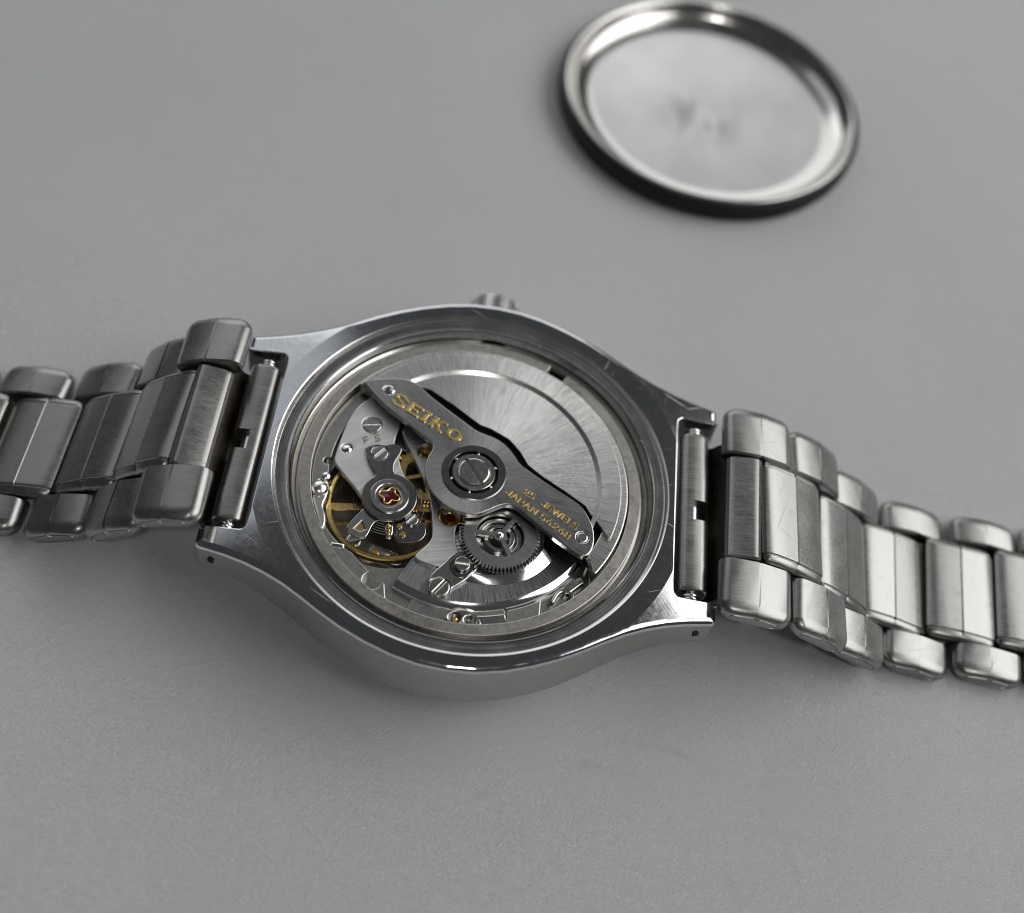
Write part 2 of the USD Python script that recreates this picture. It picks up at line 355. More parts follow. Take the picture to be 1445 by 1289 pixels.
# paper: felted fibres, a few faint stains and specks
m_paper = mat('white_paper', {
    'tc': ('texture_coordinate', {}),
    'p': ('principled_bsdf', {'roughness': 0.75, 'specular_ior_level': 0.25, 'diffuse_roughness': 0.3}),
    'q1': ('mapping', {'rotation': (0, 0, -0.85)}), 'm1': ('mapping', {'scale': (1500, 8000, 2000)}), 'f1': ('noise_texture', {'scale': 1, 'detail': 4, 'roughness': 0.7, 'distortion': 1.0}),
    'q2': ('mapping', {'rotation': (0, 0, 0.35)}), 'm2': ('mapping', {'scale': (1700, 8500, 2000)}), 'f2': ('noise_texture', {'scale': 1, 'detail': 4, 'roughness': 0.7, 'distortion': 1.0}),
    'w': ('noise_texture', {'scale': 28, 'detail': 3, 'roughness': 0.5}), 'wr': ('map_range', {'from_min': 0.3, 'from_max': 0.7, 'to_min': 0.0, 'to_max': 1.0}),
    'mx': ('math', {'math_type': 'maximum'}), 'bp': ('bump', {'strength': 0.8, 'distance': 0.0005}),
    'base': ('mix_color', {'fac': 0.5, 'a': (0.605, 0.607, 0.612), 'b': (0.645, 0.647, 0.652)}),
    'fr': ('map_range', {'from_min': 0.35, 'from_max': 0.75, 'to_min': 0.90, 'to_max': 1.05}), 'fm': ('mix_color', {'blend_type': 'multiply', 'fac': 1.0}),
    # two faint ring-shaped stains
    'd1': ('mapping', {'location': (-0.0130, 0.0335, 0)}), 'l1': ('gradient_texture', {'gradient_type': 'spherical'}),
    's1m': ('mapping', {'scale': (50, 50, 0), 'location': (-0.65, 1.62, 0)}), 's1': ('gradient_texture', {'gradient_type': 'spherical'}),
    's1r': ('rgb_ramp', {'ramp': [(0, (0, 0, 0)), (0.36, (0, 0, 0)), (0.385, (1, 1, 1)), (0.40, (1, 1, 1)), (0.43, (0, 0, 0)), (1, (0, 0, 0))]}),
    'sn': ('noise_texture', {'scale': 190, 'detail': 5, 'roughness': 0.75}), 'sr': ('map_range', {'from_min': 0.48, 'from_max': 0.68, 'to_min': 0, 'to_max': 0.2, 'clamp': True}),
    's2m': ('mapping', {'scale': (50, 50, 0), 'location': (-50 * 0.01737, 50 * 0.0309, 0)}), 's2': ('gradient_texture', {'gradient_type': 'spherical'}),
    's2r': ('rgb_ramp', {'ramp': [(0, (0, 0, 0)), (0.335, (0, 0, 0)), (0.35, (1, 1, 1)), (0.36, (1, 1, 1)), (0.375, (0, 0, 0)), (1, (0, 0, 0))]}), 'smx': ('math', {'math_type': 'maximum'}),
    'sm': ('math', {'math_type': 'multiply'}), 'st': ('mix_color', {'b': (0.36, 0.29, 0.20)}),
    # stray specks
    'vo': ('noise_texture', {'scale': 900, 'detail': 1, 'roughness': 0.4}), 'vr': ('map_range', {'from_min': 0.82, 'from_max': 0.86, 'to_min': 0, 'to_max': 0.45, 'clamp': True}),
    'sp': ('mix_color', {'b': (0.25, 0.22, 0.18)}),
}, [('tc.object', 'q1.vector'), ('tc.object', 'q2.vector'), ('q1.vector', 'm1.vector'), ('q2.vector', 'm2.vector'), ('m1.vector', 'f1.vector'), ('m2.vector', 'f2.vector'), ('f1.fac', 'mx.value1'), ('f2.fac', 'mx.value2'),
    ('mx.value', 'bp.height'), ('bp.normal', 'p.normal'), ('tc.object', 'w.vector'), ('w.fac', 'wr.value'), ('wr.result', 'base.fac'),
    ('mx.value', 'fr.value'), ('base.result', 'fm.a'), ('fr.result', 'fm.b'),
    ('tc.object', 's1m.vector'), ('s1m.vector', 's1.vector'), ('s1.fac', 's1r.fac'), ('tc.object', 'sn.vector'), ('sn.fac', 'sr.value'),
    ('tc.object', 's2m.vector'), ('s2m.vector', 's2.vector'), ('s2.fac', 's2r.fac'), ('s1r.color', 'smx.value1'), ('s2r.color', 'smx.value2'), ('smx.value', 'sm.value1'), ('sr.result', 'sm.value2'), ('sm.value', 'st.fac'), ('fm.result', 'st.a'),
    ('tc.object', 'vo.vector'), ('vo.fac', 'vr.value'), ('vr.result', 'sp.fac'), ('st.result', 'sp.a'), ('sp.result', 'p.base_color')])
g = usdkit.mesh(stage, '/World/table_paper', (np.array([[-1.2, -1.2, 0], [1.2, -1.2, 0], [1.2, 1.2, 0], [-1.2, 1.2, 0]]), np.array([[0, 1, 2, 3]])), m_paper)
tag(g.GetPrim(), 'pale grey fibrous paper surface that the open watch lies on', 'paper', 'structure')

# ------------------------------------------------------------------ the watch
W = thing('wristwatch', 'steel wristwatch lying face down with its case open, movement showing, bracelet spread', 'wristwatch', (0, 0, ZB * MM))

# case outline seen from behind (quarter, mirrored): barrel flowing into four lugs
q = np.array([(0, 18.05), (2.2, 17.9), (4.4, 17.42), (6.6, 16.65), (8.6, 15.75), (10.4, 14.75), (12.0, 13.75), (13.6, 12.85), (15.2, 12.1), (16.8, 11.5), (18.4, 11.05), (19.8, 10.75), (20.55, 10.6), (20.75, 10.35), (20.75, 9.0), (20.6, 8.82), (20.3, 8.78), (17.45, 8.78), (17.15, 8.45), (17.1, 7.5), (17.1, 3)])
half = np.vstack([q, (q * [1, -1])[::-1]])
full = np.vstack([half, (half * [-1, 1])[::-1]]) + [0, 0.25]
O = ccw(full)
keep = np.r_[True, np.linalg.norm(np.diff(O, axis=0), axis=1) > 1e-6]; O = O[keep]
if np.allclose(O[0], O[-1]): O = O[:-1]
O = resample(O, 0.05); O = (np.roll(O, 2, 0) + 2 * np.roll(O, 1, 0) + 3 * O + 2 * np.roll(O, -1, 0) + np.roll(O, -2, 0)) / 9; O = resample(O, 0.16)
def lug_drop(x, y):
    r = np.hypot(x, y)
    return -0.11 * np.maximum(0, r - 18.15)
def bottom(x):
    t = np.clip((np.abs(x) - 7) / 13.5, 0, 1); return -5.6 + 2.2 * t * t * (3 - 2 * t)
n = len(O); lv = []
sharp = np.where((np.abs(O[:, 0]) > 16.95) & (np.abs(O[:, 1] - 0.25) < 9.05), 0.22, 1.0)
for f, d, dz in ((0, 0.55, 0.0), (0, 0.28, -0.05), (0, 0.09, -0.2), (0, 0.0, -0.45)):
    r = offset(O, d * sharp); dz = dz * sharp; lv.append(np.c_[r, lug_drop(*r.T) + dz])
for t in (0.5, 1.0):
    r = offset(O, -0.12 * (t if t < 1 else 0.7)); zt = lug_drop(*O.T) - 0.45 * sharp; lv.append(np.c_[r, zt + (bottom(O[:, 0]) - zt) * t])
r = offset(O, 0.5); lv.append(np.c_[r, bottom(O[:, 0]) - 0.45])
v = np.vstack(lv); i = np.arange(n); j = (i + 1) % n; f = []
for k in range(len(lv) - 1):
    a, b, c, d = k * n + i, k * n + j, (k + 1) * n + j, (k + 1) * n + i
    f += [np.c_[a, d, c], np.c_[a, c, b]]
rim_f = np.vstack(f[:6]); wall_f = np.vstack(f[6:])
under = Polygon(lv[-1][:, :2]); uv_, uf = tri([lv[-1][:, :2]])
uz = bottom(uv_[:, 0]) - 0.45
wall = cat((v, wall_f), (np.c_[uv_, uz], uf[:, ::-1]))
case = part(W, 'case_wall', wall, m_side, 35)
part(W, 'case_edge', (v[:4 * n], rim_f), m_case, 40)
cap = Polygon(lv[0][:, :2]).buffer(0)
disc = circle(0, 0, 18.15, 400)
flat = cap.intersection(disc).difference(circle(0, 0, 16.5, 400))
def face(poly):
    ms = []
    for g_ in getattr(poly, 'geoms', [poly]):
        if g_.area < 0.01: continue
        rr = [c for c, s in rings_of(g_)]; vv, ff = tri(rr)
        a = np.cross(vv[ff[:, 1]] - vv[ff[:, 0]], vv[ff[:, 2]] - vv[ff[:, 0]]); ff = np.where((a < 0)[:, None], ff[:, ::-1], ff)
        ms.append((np.c_[vv, lug_drop(*vv.T)], ff))
    return cat(*ms)
part(W, 'back_face', face(flat), m_case, False)
for g_ in sorted(cap.difference(disc).geoms, key=lambda g: (g.centroid.x, g.centroid.y)):
    if g_.area > 1: part(W, 'lug_face', face(g_), m_case, False)
# spring bar holes in the lug sides
for sx in (-1, 1):
    for sy in (-1, 1):
        t = trimesh.creation.cylinder(0.42, 0.3, sections=24); t.apply_transform(trimesh.transformations.rotation_matrix(math.pi / 2, [1, 0, 0]))
        part(W, 'lug_hole', move(t, sx * 19.3, sy * (np.interp(19.3, q[:13, 0], q[:13, 1]) - 0.065) + 0.25, -2.1), m_recess_shade, 30)
# turned opening: step, gasket seat, wall
part(W, 'seat_step', lathe([(16.52, 0.0), (16.42, -0.05), (16.34, -0.18), (16.22, -0.42), (16.1, -0.46), (15.5, -0.5), (15.36, -0.5)], 256), m_turn, 25)
part(W, 'seat_lip', lathe([(15.36, -0.5), (15.28, -0.42), (15.2, -0.42), (15.12, -0.5), (14.98, -0.9), (14.92, -1.0)], 256), m_case, 25)
part(W, 'opening_wall', lathe([(14.92, -1.0), (14.86, -1.35), (14.8, -1.4), (14.55, -1.62), (14.5, -3.0)], 256), m_turn, 25)
t = np.linspace(math.pi / 2 - 0.10, math.pi / 2 + 0.07, 12)
nv = np.vstack([np.c_[14.80 * np.cos(t), 14.80 * np.sin(t), np.full(12, -1.38)], np.c_[14.80 * np.cos(t), 14.80 * np.sin(t), -1.38 + 0.42 * np.sin(np.linspace(0, math.pi, 12))]])
nv[12:, :2] *= 1.004
nf = np.vstack([np.c_[np.arange(11), np.arange(1, 12), np.arange(13, 24)], np.c_[np.arange(11), np.arange(13, 24), np.arange(12, 23)]])
part(W, 'stem_slot', (nv * [0.994, 0.994, 1], nf), m_recess_shade, False)  # dark patch on the wall, coloured as the shade of an open slot
# bezel and crystal, on which it lies
part(W, 'bezel', lathe([(16.9, -5.6), (17.0, -6.4), (16.6, -7.6), (15.8, -8.1), (14.9, -8.2)], 160), m_case, 25)
part(W, 'crystal', lathe([(15.6, -8.0), (15.3, -8.45), (14.6, -8.7), (0, -8.7)], 128), m_crystal, 25)
# crown with its coin edge
tc = np.linspace(0, 2 * np.pi, 44 * 4, endpoint=False)
kn = 2.35 + 0.13 * np.where((np.arange(44 * 4) % 4) < 2, 1, -1)
secs = []
for y, k, s in ((17.6, 0, 0.9), (18.5, 0, 0.9), (18.6, 0, 0.93), (18.85, 1, 1.0), (21.3, 1, 1.0), (21.6, 0.3, 0.95), (21.8, 0, 0.8), (21.85, 0, 0.3)):
    rr = (2.35 + (kn - 2.35) * k) * s; secs.append(np.c_[rr * np.cos(tc), np.full(len(tc), y), -4.5 + rr * np.sin(tc)])
part(W, 'crown', loft(secs), m_edge, 25)

# ------------------------------------------------------------------ movement
S = SHAPES
def pts(name): return np.array(S[name])
part(W, 'bottom_plate', plate(circle(0, 0, 14.4, 128), -4.6, -4.0, 0), m_bottom, False)
pocket = circle(-6.54, -2.95, 5.75)
mp = circle(0, 0, 13.32, 256).difference(pocket)
part(W, 'main_plate', plate(mp, -4.2, -2.75, 0.12, step=0.2), m_plate, 20)
# holding ring, broken once at the top right
a0, a1 = math.atan2(12.7, 5.4), math.atan2(12.0, 6.95)
gapw = Polygon([(0, 0), (20 * math.cos(a0), 20 * math.sin(a0)), (20 * math.cos(a1), 20 * math.sin(a1))])
ringp = circle(0, 0, 14.3, 400).difference(circle(0, 0, 13.32, 400)).difference(gapw)
part(W, 'movement_ring', plate(ringp, -2.6, -1.08, 0.06), m_ring, 20)
part(W, 'ring_ledge', lathe([(14.52, -1.75), (14.32, -1.72), (14.3, -2.4)], 200), m_dark, 20)
# inner rim of the main plate, with its cut-outs
rimp = circle(0, 0, 13.28, 300).difference(circle(0, 0, 11.9, 300)).difference(circle(-6.54, -2.95, 5.6))
rimp = rimp.difference(circle(-6.75, -10.35, 0.75)).difference(circle(-12.12, 0.1, 0.35)).difference(sbox(-3.3, -14, 4.2, -10.2)).difference(sbox(6.8, -14, 10.5, -6.2)).difference(Polygon([(-5.9, -9.5), (-5.0, -14), (-3.2, -14), (-3.2, -10)]))
for g_ in rimp.geoms:
    if g_.area > 0.3: part(W, 'plate_rim', plate(g_, -2.9, -1.95, 0.1, step=0.15), m_plate, 20)
# seat under the barrel bridge and its clamp, bottom of the movement
tr_ = np.linspace(math.radians(-107), math.radians(-70), 20)
seat = Polygon(np.vstack([np.c_[13.28 * np.cos(tr_), 13.28 * np.sin(tr_)], np.c_[11.0 * np.cos(tr_), 11.0 * np.sin(tr_)][::-1]]))
part(W, 'lower_seat', plate(seat, -2.9, -2.45, 0.06, step=0.15), m_plate, 20)
tr_ = np.linspace(math.radians(-83), math.radians(-70.5), 16)
part(W, 'casing_clamp', plate(Polygon(np.vstack([np.c_[13.2 * np.cos(tr_), 13.2 * np.sin(tr_)], np.c_[12.1 * np.cos(tr_), 12.1 * np.sin(tr_)][::-1]])).buffer(-0.15).buffer(0.15), -2.6, -2.05, 0.12), m_screw, 20)
arch = Polygon([(-0.75, -13.0), (-0.5, -12.3), (0.0, -11.85), (0.8, -11.65), (1.6, -11.85), (2.1, -12.3), (2.4, -13.0)])
arch = Polygon(smooth_ring(arch.exterior.coords, 0.1)).difference(circle(0.15, -12.55, 0.5)).difference(circle(1.35, -12.6, 0.48))
ar = part(W, 'stem_lever', plate(arch, -2.5, -1.85, 0.1), m_screw, 20)
part(ar, 'pivot_pin', move(lathe([(0.3, -2.6), (0.3, -2.1), (0.2, -1.98), (0, -1.95)], 24), 1.35, -12.6), m_bright, 40)
part(ar, 'pivot_pin', move(lathe([(0.22, -2.6), (0.22, -2.2), (0.12, -2.1), (0, -2.08)], 24), 0.25, -12.5), m_gold, 40)
# claw and block by the end of the rotor
claw = LineString(curve([(7.75, -9.6), (8.1, -8.7), (8.75, -8.35), (9.3, -8.7), (9.45, -9.35)], 0.1)).buffer(0.2).union(LineString([(8.8, -8.4), (9.8, -7.4)]).buffer(0.42))
part(W, 'clamp_claw', plate(claw, -2.9, -2.2, 0.16, segs=3), m_screw, 40)

# barrel bridge with its polished bevel
tb = np.linspace(math.radians(-116), math.radians(-31), 90)
barrel = np.vstack([np.c_[11.02 * np.cos(tb), 11.02 * np.sin(tb)], [(9.6, -3.9), (6.5, -3.0), (-0.7, -5.0), (-3.2, -7.2), (-3.95, -7.9)]])
bb = part(W, 'barrel_bridge', plate(Polygon(barrel), -2.7, -2.0, 0.02, step=0.15), m_annulus, 20)
part(bb, 'outer_bevel', cat(strip(np.c_[11.02 * np.cos(tb), 11.02 * np.sin(tb)], np.c_[11.6 * np.cos(tb), 11.6 * np.sin(tb)], -1.995, -2.38, 0.06),
     strip(np.c_[11.6 * np.cos(tb), 11.6 * np.sin(tb)], np.c_[11.63 * np.cos(tb), 11.63 * np.sin(tb)], -2.38, -2.9)), m_bright, 50)
# automatic bridge, with holes for jewels and a pocket for the reduction wheel
brg = Polygon([(-6.59, 4.2), (-6.2, 3.3), (-4.76, 0.9), (-4.08, -0.32), (-3.55, -1.4), (-3.04, -2.95), (-2.72, -4.5), (-2.58, -5.7), (-2.68, -6.25), (-3.3, -7.15), (-3.75, -7.75), (-3.65, -8.0), (-2.6, -8.28), (-1.94, -8.4), (-0.83, -8.5), (0.3, -8.72), (1.2, -8.62), (2.2, -8.45), (3.5, -8.2), (4.9, -7.6), (5.9, -6.5), (6.5, -5.3), (6.6, -4.3), (6.2, -2.8), (3, 1), (0, 2.4), (-3, 4.4), (-6.05, 5.2)])
brg = Polygon(smooth_ring(brg.exterior.coords, 0.12, 2)).difference(circle(-4.25, 2.3, 0.66)).difference(circle(-1.36, -3.52, 1.02)).difference(circle(2.85, -4.97, 3.62))
ab = part(W, 'automatic_bridge', plate(brg, -2.3, -1.6, 0.09, step=0.1), m_bridge, 20)
ci = curve([(0.25, -8.78), (1.2, -8.66), (2.2, -8.5), (3.5, -8.22), (4.95, -7.55), (5.95, -6.5), (6.6, -5.25), (6.75, -4.3)])
co = curve([(0.2, -9.15), (1.2, -9.2), (2.4, -9.2), (4.0, -8.9), (5.6, -8.15), (6.75, -7.05), (7.6, -5.75), (7.8, -4.9)])
nmin = min(len(ci), len(co)); ci, co = [np.c_[np.interp(np.linspace(0, 1, 60), np.linspace(0, 1, len(c)), c[:, 0]), np.interp(np.linspace(0, 1, 60), np.linspace(0, 1, len(c)), c[:, 1])] for c in (ci, co)]
part(ab, 'polished_bevel', strip(ci, co, -1.62, -1.985, 0.03), m_bright, 50)
for (x, y, r) in ((-4.25, 2.3, 0.6),):
    part(ab, 'jewel_setting', move(lathe([(r, -2.1), (r * 0.55, -2.0), (r * 0.5, -2.15), (0, -2.15)], 40), x, y), m_gold, 20)
jw = part(ab, 'jewel', move(lathe([(0.44, -2.25), (0.4, -2.05), (0.25, -2.0), (0.1, -2.05), (0, -2.06)], 48), -1.36, -3.52), m_ruby, 40)
part(jw, 'jewel_spring', move(lathe([(0.98, -2.1), (0.98, -1.85), (0.85, -1.82), (0.6, -2.04), (0.42, -2.12)], 48), -1.36, -3.52), m_gold, 40)
# going wheels glimpsed between the bridges
def gear(x, y, z0, z1, r, teeth, depth, hub=0.0, window=0.0, spokes=0, sw=0.3, a_off=0.0, bev=0.04):
    t = np.arange(teeth * 6); ph = t % 6
    rad = np.where((ph >= 1) & (ph <= 3), r, r - depth)
    a = t * 2 * np.pi / len(t)
    P = Polygon(np.c_[rad * np.cos(a), rad * np.sin(a)])
    if window:
        win = circle(0, 0, window, 90).difference(circle(0, 0, hub, 48))
        for k in range(spokes):
            b = a_off + k * 2 * math.pi / spokes
            win = win.difference(LineString([(0, 0), (9 * math.cos(b), 9 * math.sin(b))]).buffer(sw / 2 + 0.0, cap_style=2))
        P = P.difference(win)
    return plate(affinity.translate(P, x, y), z0, z1, bev, segs=1)
part(W, 'third_wheel', gear(-3.7, 0.6, -2.55, -2.35, 2.75, 60, 0.22, 0.6, 1.9, 4, 0.35, 0.4, 0.02), m_gold, 20)
part(W, 'escape_wheel', gear(-2.9, -2.2, -3.0, -2.85, 2.0, 20, 0.5, 0.5, 1.4, 4, 0.3, 0.1, 0.02), m_gold, 20)

# reduction wheel
wx, wy = 2.85, -4.97
rw = part(W, 'reduction_wheel', gear(wx, wy, -1.45, -1.05, 3.36, 64, 0.34, 0.58, 1.98, 3, 0.42, math.radians(59), 0.05), m_gear, 20)
part(rw, 'hub', move(lathe([(0.3, -1.2), (0.3, -0.95), (0.2, -0.86), (0, -0.84)], 32), wx, wy), m_bright, 40)
part(rw, 'lower_disc', plate(circle(wx, wy, 3.0, 80), -2.1, -1.95, 0), m_dark, False)
part(rw, 'pawl_ring', plate(circle(wx, wy, 1.28, 60).difference(circle(wx, wy, 0.92, 60)), -1.95, -1.5, 0.06), m_screw, 20)
part(rw, 'pawl_ring', plate(circle(wx, wy, 1.9, 60).difference(circle(wx, wy, 1.5, 60)).difference(sbox(wx - 3, wy - 3, wx + 0.4, wy - 0.3)), -1.95, -1.62, 0.06), m_screw, 20)
part(rw, 'rivet', move(lathe([(0.22, -1.7), (0.22, -1.4), (0.12, -1.3), (0, -1.28)], 20), wx + 0.55, wy + 1.45), m_bright, 40)
# click plate and its screws
cl = part(W, 'click_plate', plate(Polygon(smooth_ring(pts('click'), 0.1)).difference(circle(-1.42, -10.28, 0.9)), -2.0, -1.55, 0.08), m_screw, 20)
part(cl, 'washer', move(lathe([(0.98, -1.6), (0.98, -1.5), (0.9, -1.44), (0.6, -1.44)], 40), 0.14, -8.15), m_dark, 20)
part(cl, 'screw', screw(0.14, -8.05, -1.12, 0.64, 0, 0.5), m_screw, 20)
part(cl, 'screw', screw(-1.42, -10.28, -1.42, 0.84, 57, 0.5), m_screw, 20)

# balance: rim, arms, staff, hairspring
bx_, by_ = -6.54, -2.95
bw = part(W, 'balance_wheel', move(lathe([(5.2, -3.05), (5.2, -2.55), (5.12, -2.45), (4.86, -2.42), (4.74, -2.5), (4.74, -3.0), (4.8, -3.08)], 128, closed=True), bx_, by_), m_gold, 20)
arm = LineString([(-4.8, -0.8), (4.8, 0.8)]).buffer(0.32).union(circle(0, 0, 0.9))
part(bw, 'arm', plate(affinity.translate(arm, bx_, by_), -2.95, -2.75, 0.05), m_gold, 20)
part(bw, 'staff', move(lathe([(0.35, -3.2), (0.35, -1.4), (0, -1.4)], 24), bx_, by_), m_dark, 20)
def tube(path, r, k=8):
    path = np.asarray(path, float); d = np.gradient(path, axis=0); d /= np.linalg.norm(d, axis=1, keepdims=True)
    up = np.array([0, 0, 1.0]); s = np.cross(d, up); s /= np.maximum(np.linalg.norm(s, axis=1, keepdims=True), 1e-9); u = np.cross(s, d)
    t = np.linspace(0, 2 * np.pi, k, endpoint=False)
    return loft([p + r * (np.cos(t)[:, None] * a + np.sin(t)[:, None] * b) for p, a, b in zip(path, s, u)])
th = np.linspace(0, 9 * 2 * math.pi, 500); rr = 0.9 + 2.1 * th / th[-1]
part(bw, 'hairspring', tube(np.c_[bx_ + rr * np.cos(th), by_ + rr * np.sin(th), np.full(len(th), -2.25)], 0.035, 5), m_screw, 40)
# pallet bridge and its screws, low down inside the balance
pb = part(W, 'pallet_bridge', plate(Polygon(smooth_ring([(-9.6, -5.9), (-8.6, -5.2), (-7.4, -6.2), (-6.2, -6.4), (-4.9, -6.9), (-4.4, -7.6), (-5.2, -8.0), (-6.6, -7.6), (-8.0, -7.7), (-9.3, -6.9)], 0.1, 2)), -4.0, -3.45, 0.12, segs=2), m_soft, 20)
part(pb, 'screw', screw(-8.75, -6.2, -3.25, 0.5, 20, 0.4), m_screw, 20)
part(pb, 'screw', screw(-5.2, -7.35, -3.25, 0.45, 75, 0.4), m_screw, 20)
part(pb, 'brass_pin', move(lathe([(0.28, -3.6), (0.28, -3.3), (0.18, -3.2), (0, -3.2)], 24), -6.9, -6.95), m_gold, 40)
# balance cock
ck = Polygon(smooth_ring([(-8.4, 7.6), (-9.4, 7.0), (-10.05, 6.35), (-10.59, 5.6), (-11.08, 4.11), (-11.34, 2.67), (-11.5, 1.27), (-11.6, 0.0), (-11.45, -0.4), (-10.65, -1.27), (-9.77, -2.13), (-8.87, -3.12), (-7.8, -4.4), (-6.3, -4.9), (-5.2, -3.6), (-5.3, -0.95), (-5.84, -0.3), (-6.39, 1.18), (-6.93, 2.29), (-6.9, 3.37), (-6.61, 4.83), (-7.31, 6.12)], 0.12, 2)).difference(circle(-10.74, 1.23, 0.46)).difference(circle(-9.03, 3.97, 0.84)).difference(circle(bx_, by_, 0.9))
bc = part(W, 'balance_cock', plate(ck, -1.9, -1.35, 0.1, step=0.12), m_cock, 20)
part(bc, 'screw', screw(-9.03, 3.97, -1.3, 0.8, 12, 0.6), m_screw, 20)
part(bc, 'dowel_pin', move(lathe([(0.4, -1.7), (0.4, -1.45), (0.25, -1.36), (0, -1.34)], 32), -10.74, 1.23), m_bright, 40)
def letters(lines, parent, name, m, z, th=0.04, bev=0.0):
    out = []
    for txt, (x0, y0), (x1, y1), h in lines:
        t = meshkit.text_mesh(txt, h, 0.04, bold=True)
        tris = t.triangles[t.face_normals[:, 2] > 0.9][:, :, :2]
        P = shapely.union_all([Polygon(q_).buffer(0.002) for q_ in tris]).buffer(-0.002).simplify(0.006)
        bx = P.bounds; D = math.hypot(x1 - x0, y1 - y0)
        P = affinity.scale(affinity.translate(P, -bx[0], 0), D / (bx[2] - bx[0]), 1, origin=(0, 0))
        P = affinity.translate(affinity.rotate(P, math.degrees(math.atan2(y1 - y0, x1 - x0)), origin=(0, 0)), x0, y0)
        out.append((txt, P))
    for txt, P in out:
        part(parent, name, plate(P, z, z + th, bev, segs=1, step=0.04 if bev else None), m, 15)
letters([('F', (-9.42, 1.95), (-9.0, 2.12), 0.62), ('S', (-8.5, 2.3), (-8.08, 2.48), 0.62), ('-', (-8.95, 2.75), (-8.3, 2.98), 0.5)], bc, 'timing_marks', m_dullgold, -1.352, 0.015)
# regulator: dark steel key round the jewel
reg = Polygon(smooth_ring(pts('regulator'), 0.08, 2)).buffer(0).union(circle(bx_, by_, 2.28, 90)).buffer(0.15).buffer(-0.3).buffer(0.15).difference(circle(bx_, by_, 0.9)).difference(circle(-7.92, 1.11, 0.7))
rg = part(W, 'regulator', plate(reg, -1.33, -1.08, 0.08, step=0.1), m_dark, 20)
part(rg, 'screw', screw(-7.92, 1.11, -1.06, 0.66, 53, 0.3), m_screw, 20)
part(rg, 'shock_setting', move(lathe([(1.62, -1.1), (1.62, -0.98), (1.55, -0.93), (1.2, -0.93), (1.12, -0.99), (0.95, -1.0), (0.88, -1.08), (0.86, -1.3)], 72), bx_, by_), m_screw, 20)
sj = part(rg, 'cap_jewel', move(lathe([(0.87, -1.3), (0.8, -1.2), (0.4, -1.12), (0, -1.1)], 48), bx_, by_), m_ruby, 40)
tt = np.linspace(0, 2 * math.pi, 121); rl = 0.66 + 0.17 * np.cos(4 * tt + 0.9) + 0.04 * np.cos(2 * tt)
part(sj, 'shock_spring', tube(np.c_[bx_ + rl * np.cos(tt), by_ + rl * np.sin(tt), np.full(len(tt), -1.0)], 0.055, 8), m_gold, 40)
ptr = Polygon(smooth_ring(pts('pointer'), 0.08, 2)).buffer(0).difference(Polygon(pts('pointer_window')))
part(rg, 'pointer', plate(ptr, -1.65, -1.4, 0.06), m_screw, 20)
part(rg, 'pointer_window', plate(Polygon(pts('pointer_window')).buffer(0.05), -1.9, -1.58, 0), m_dullgold, False)
sp_ = part(W, 'stud_holder', plate(Polygon(smooth_ring(pts('stud_plate'), 0.08, 2)), -1.9, -1.6, 0.07), m_dark, 20)
part(sp_, 'stud_arm', plate(Polygon(smooth_ring(pts('stud_arm'), 0.08, 1)), -2.2, -1.62, 0.1), m_screw, 20)
for x, y in ((-5.34, -5.3), (-4.96, -6.05)): part(sp_, 'brass_pin', move(lathe([(0.26, -1.7), (0.26, -1.5), (0.18, -1.42), (0, -1.42)], 24), x, y), m_gold, 40)
for x, y in ((-6.2, -5.35), (-6.15, -5.8), (-6.12, -6.15)): part(sp_, 'brass_pin', move(lathe([(0.16, -1.7), (0.16, -1.55), (0.08, -1.48), (0, -1.48)], 16), x, y), m_gold, 40)
part(sp_, 'screw', screw(-4.44, -4.59, -1.38, 0.56, 54, 0.4), m_screw, 20)
# polished stop lever beside the balance
lev = Polygon(smooth_ring([(-12.9, -2.0), (-12.2, -1.6), (-11.55, -2.1), (-11.5, -3.4), (-11.75, -4.3), (-11.3, -5.2), (-11.15, -6.2), (-11.5, -6.7), (-11.95, -5.6), (-12.5, -4.4), (-12.9, -3.3)], 0.1, 2))
lv_ = part(W, 'stop_lever', plate(lev, -2.2, -1.75, 0.2, segs=4), m_soft, 50)
part(lv_, 'knob', move(lathe([(0.46, -2.2), (0.46, -1.55), (0.36, -1.4), (0.15, -1.33), (0, -1.32)], 40), -12.0, -1.7), m_soft, 60)
part(lv_, 'pivot_dome', move(lathe([(0.74, -2.2), (0.74, -1.6), (0.6, -1.4), (0.3, -1.28), (0, -1.25)], 48), -12.35, -2.85), m_soft, 60)
part(W, 'banking_block', plate(sbox(-10.5, -7.95, -9.4, -7.55), -2.2, -1.8, 0.12), m_bright, 20)

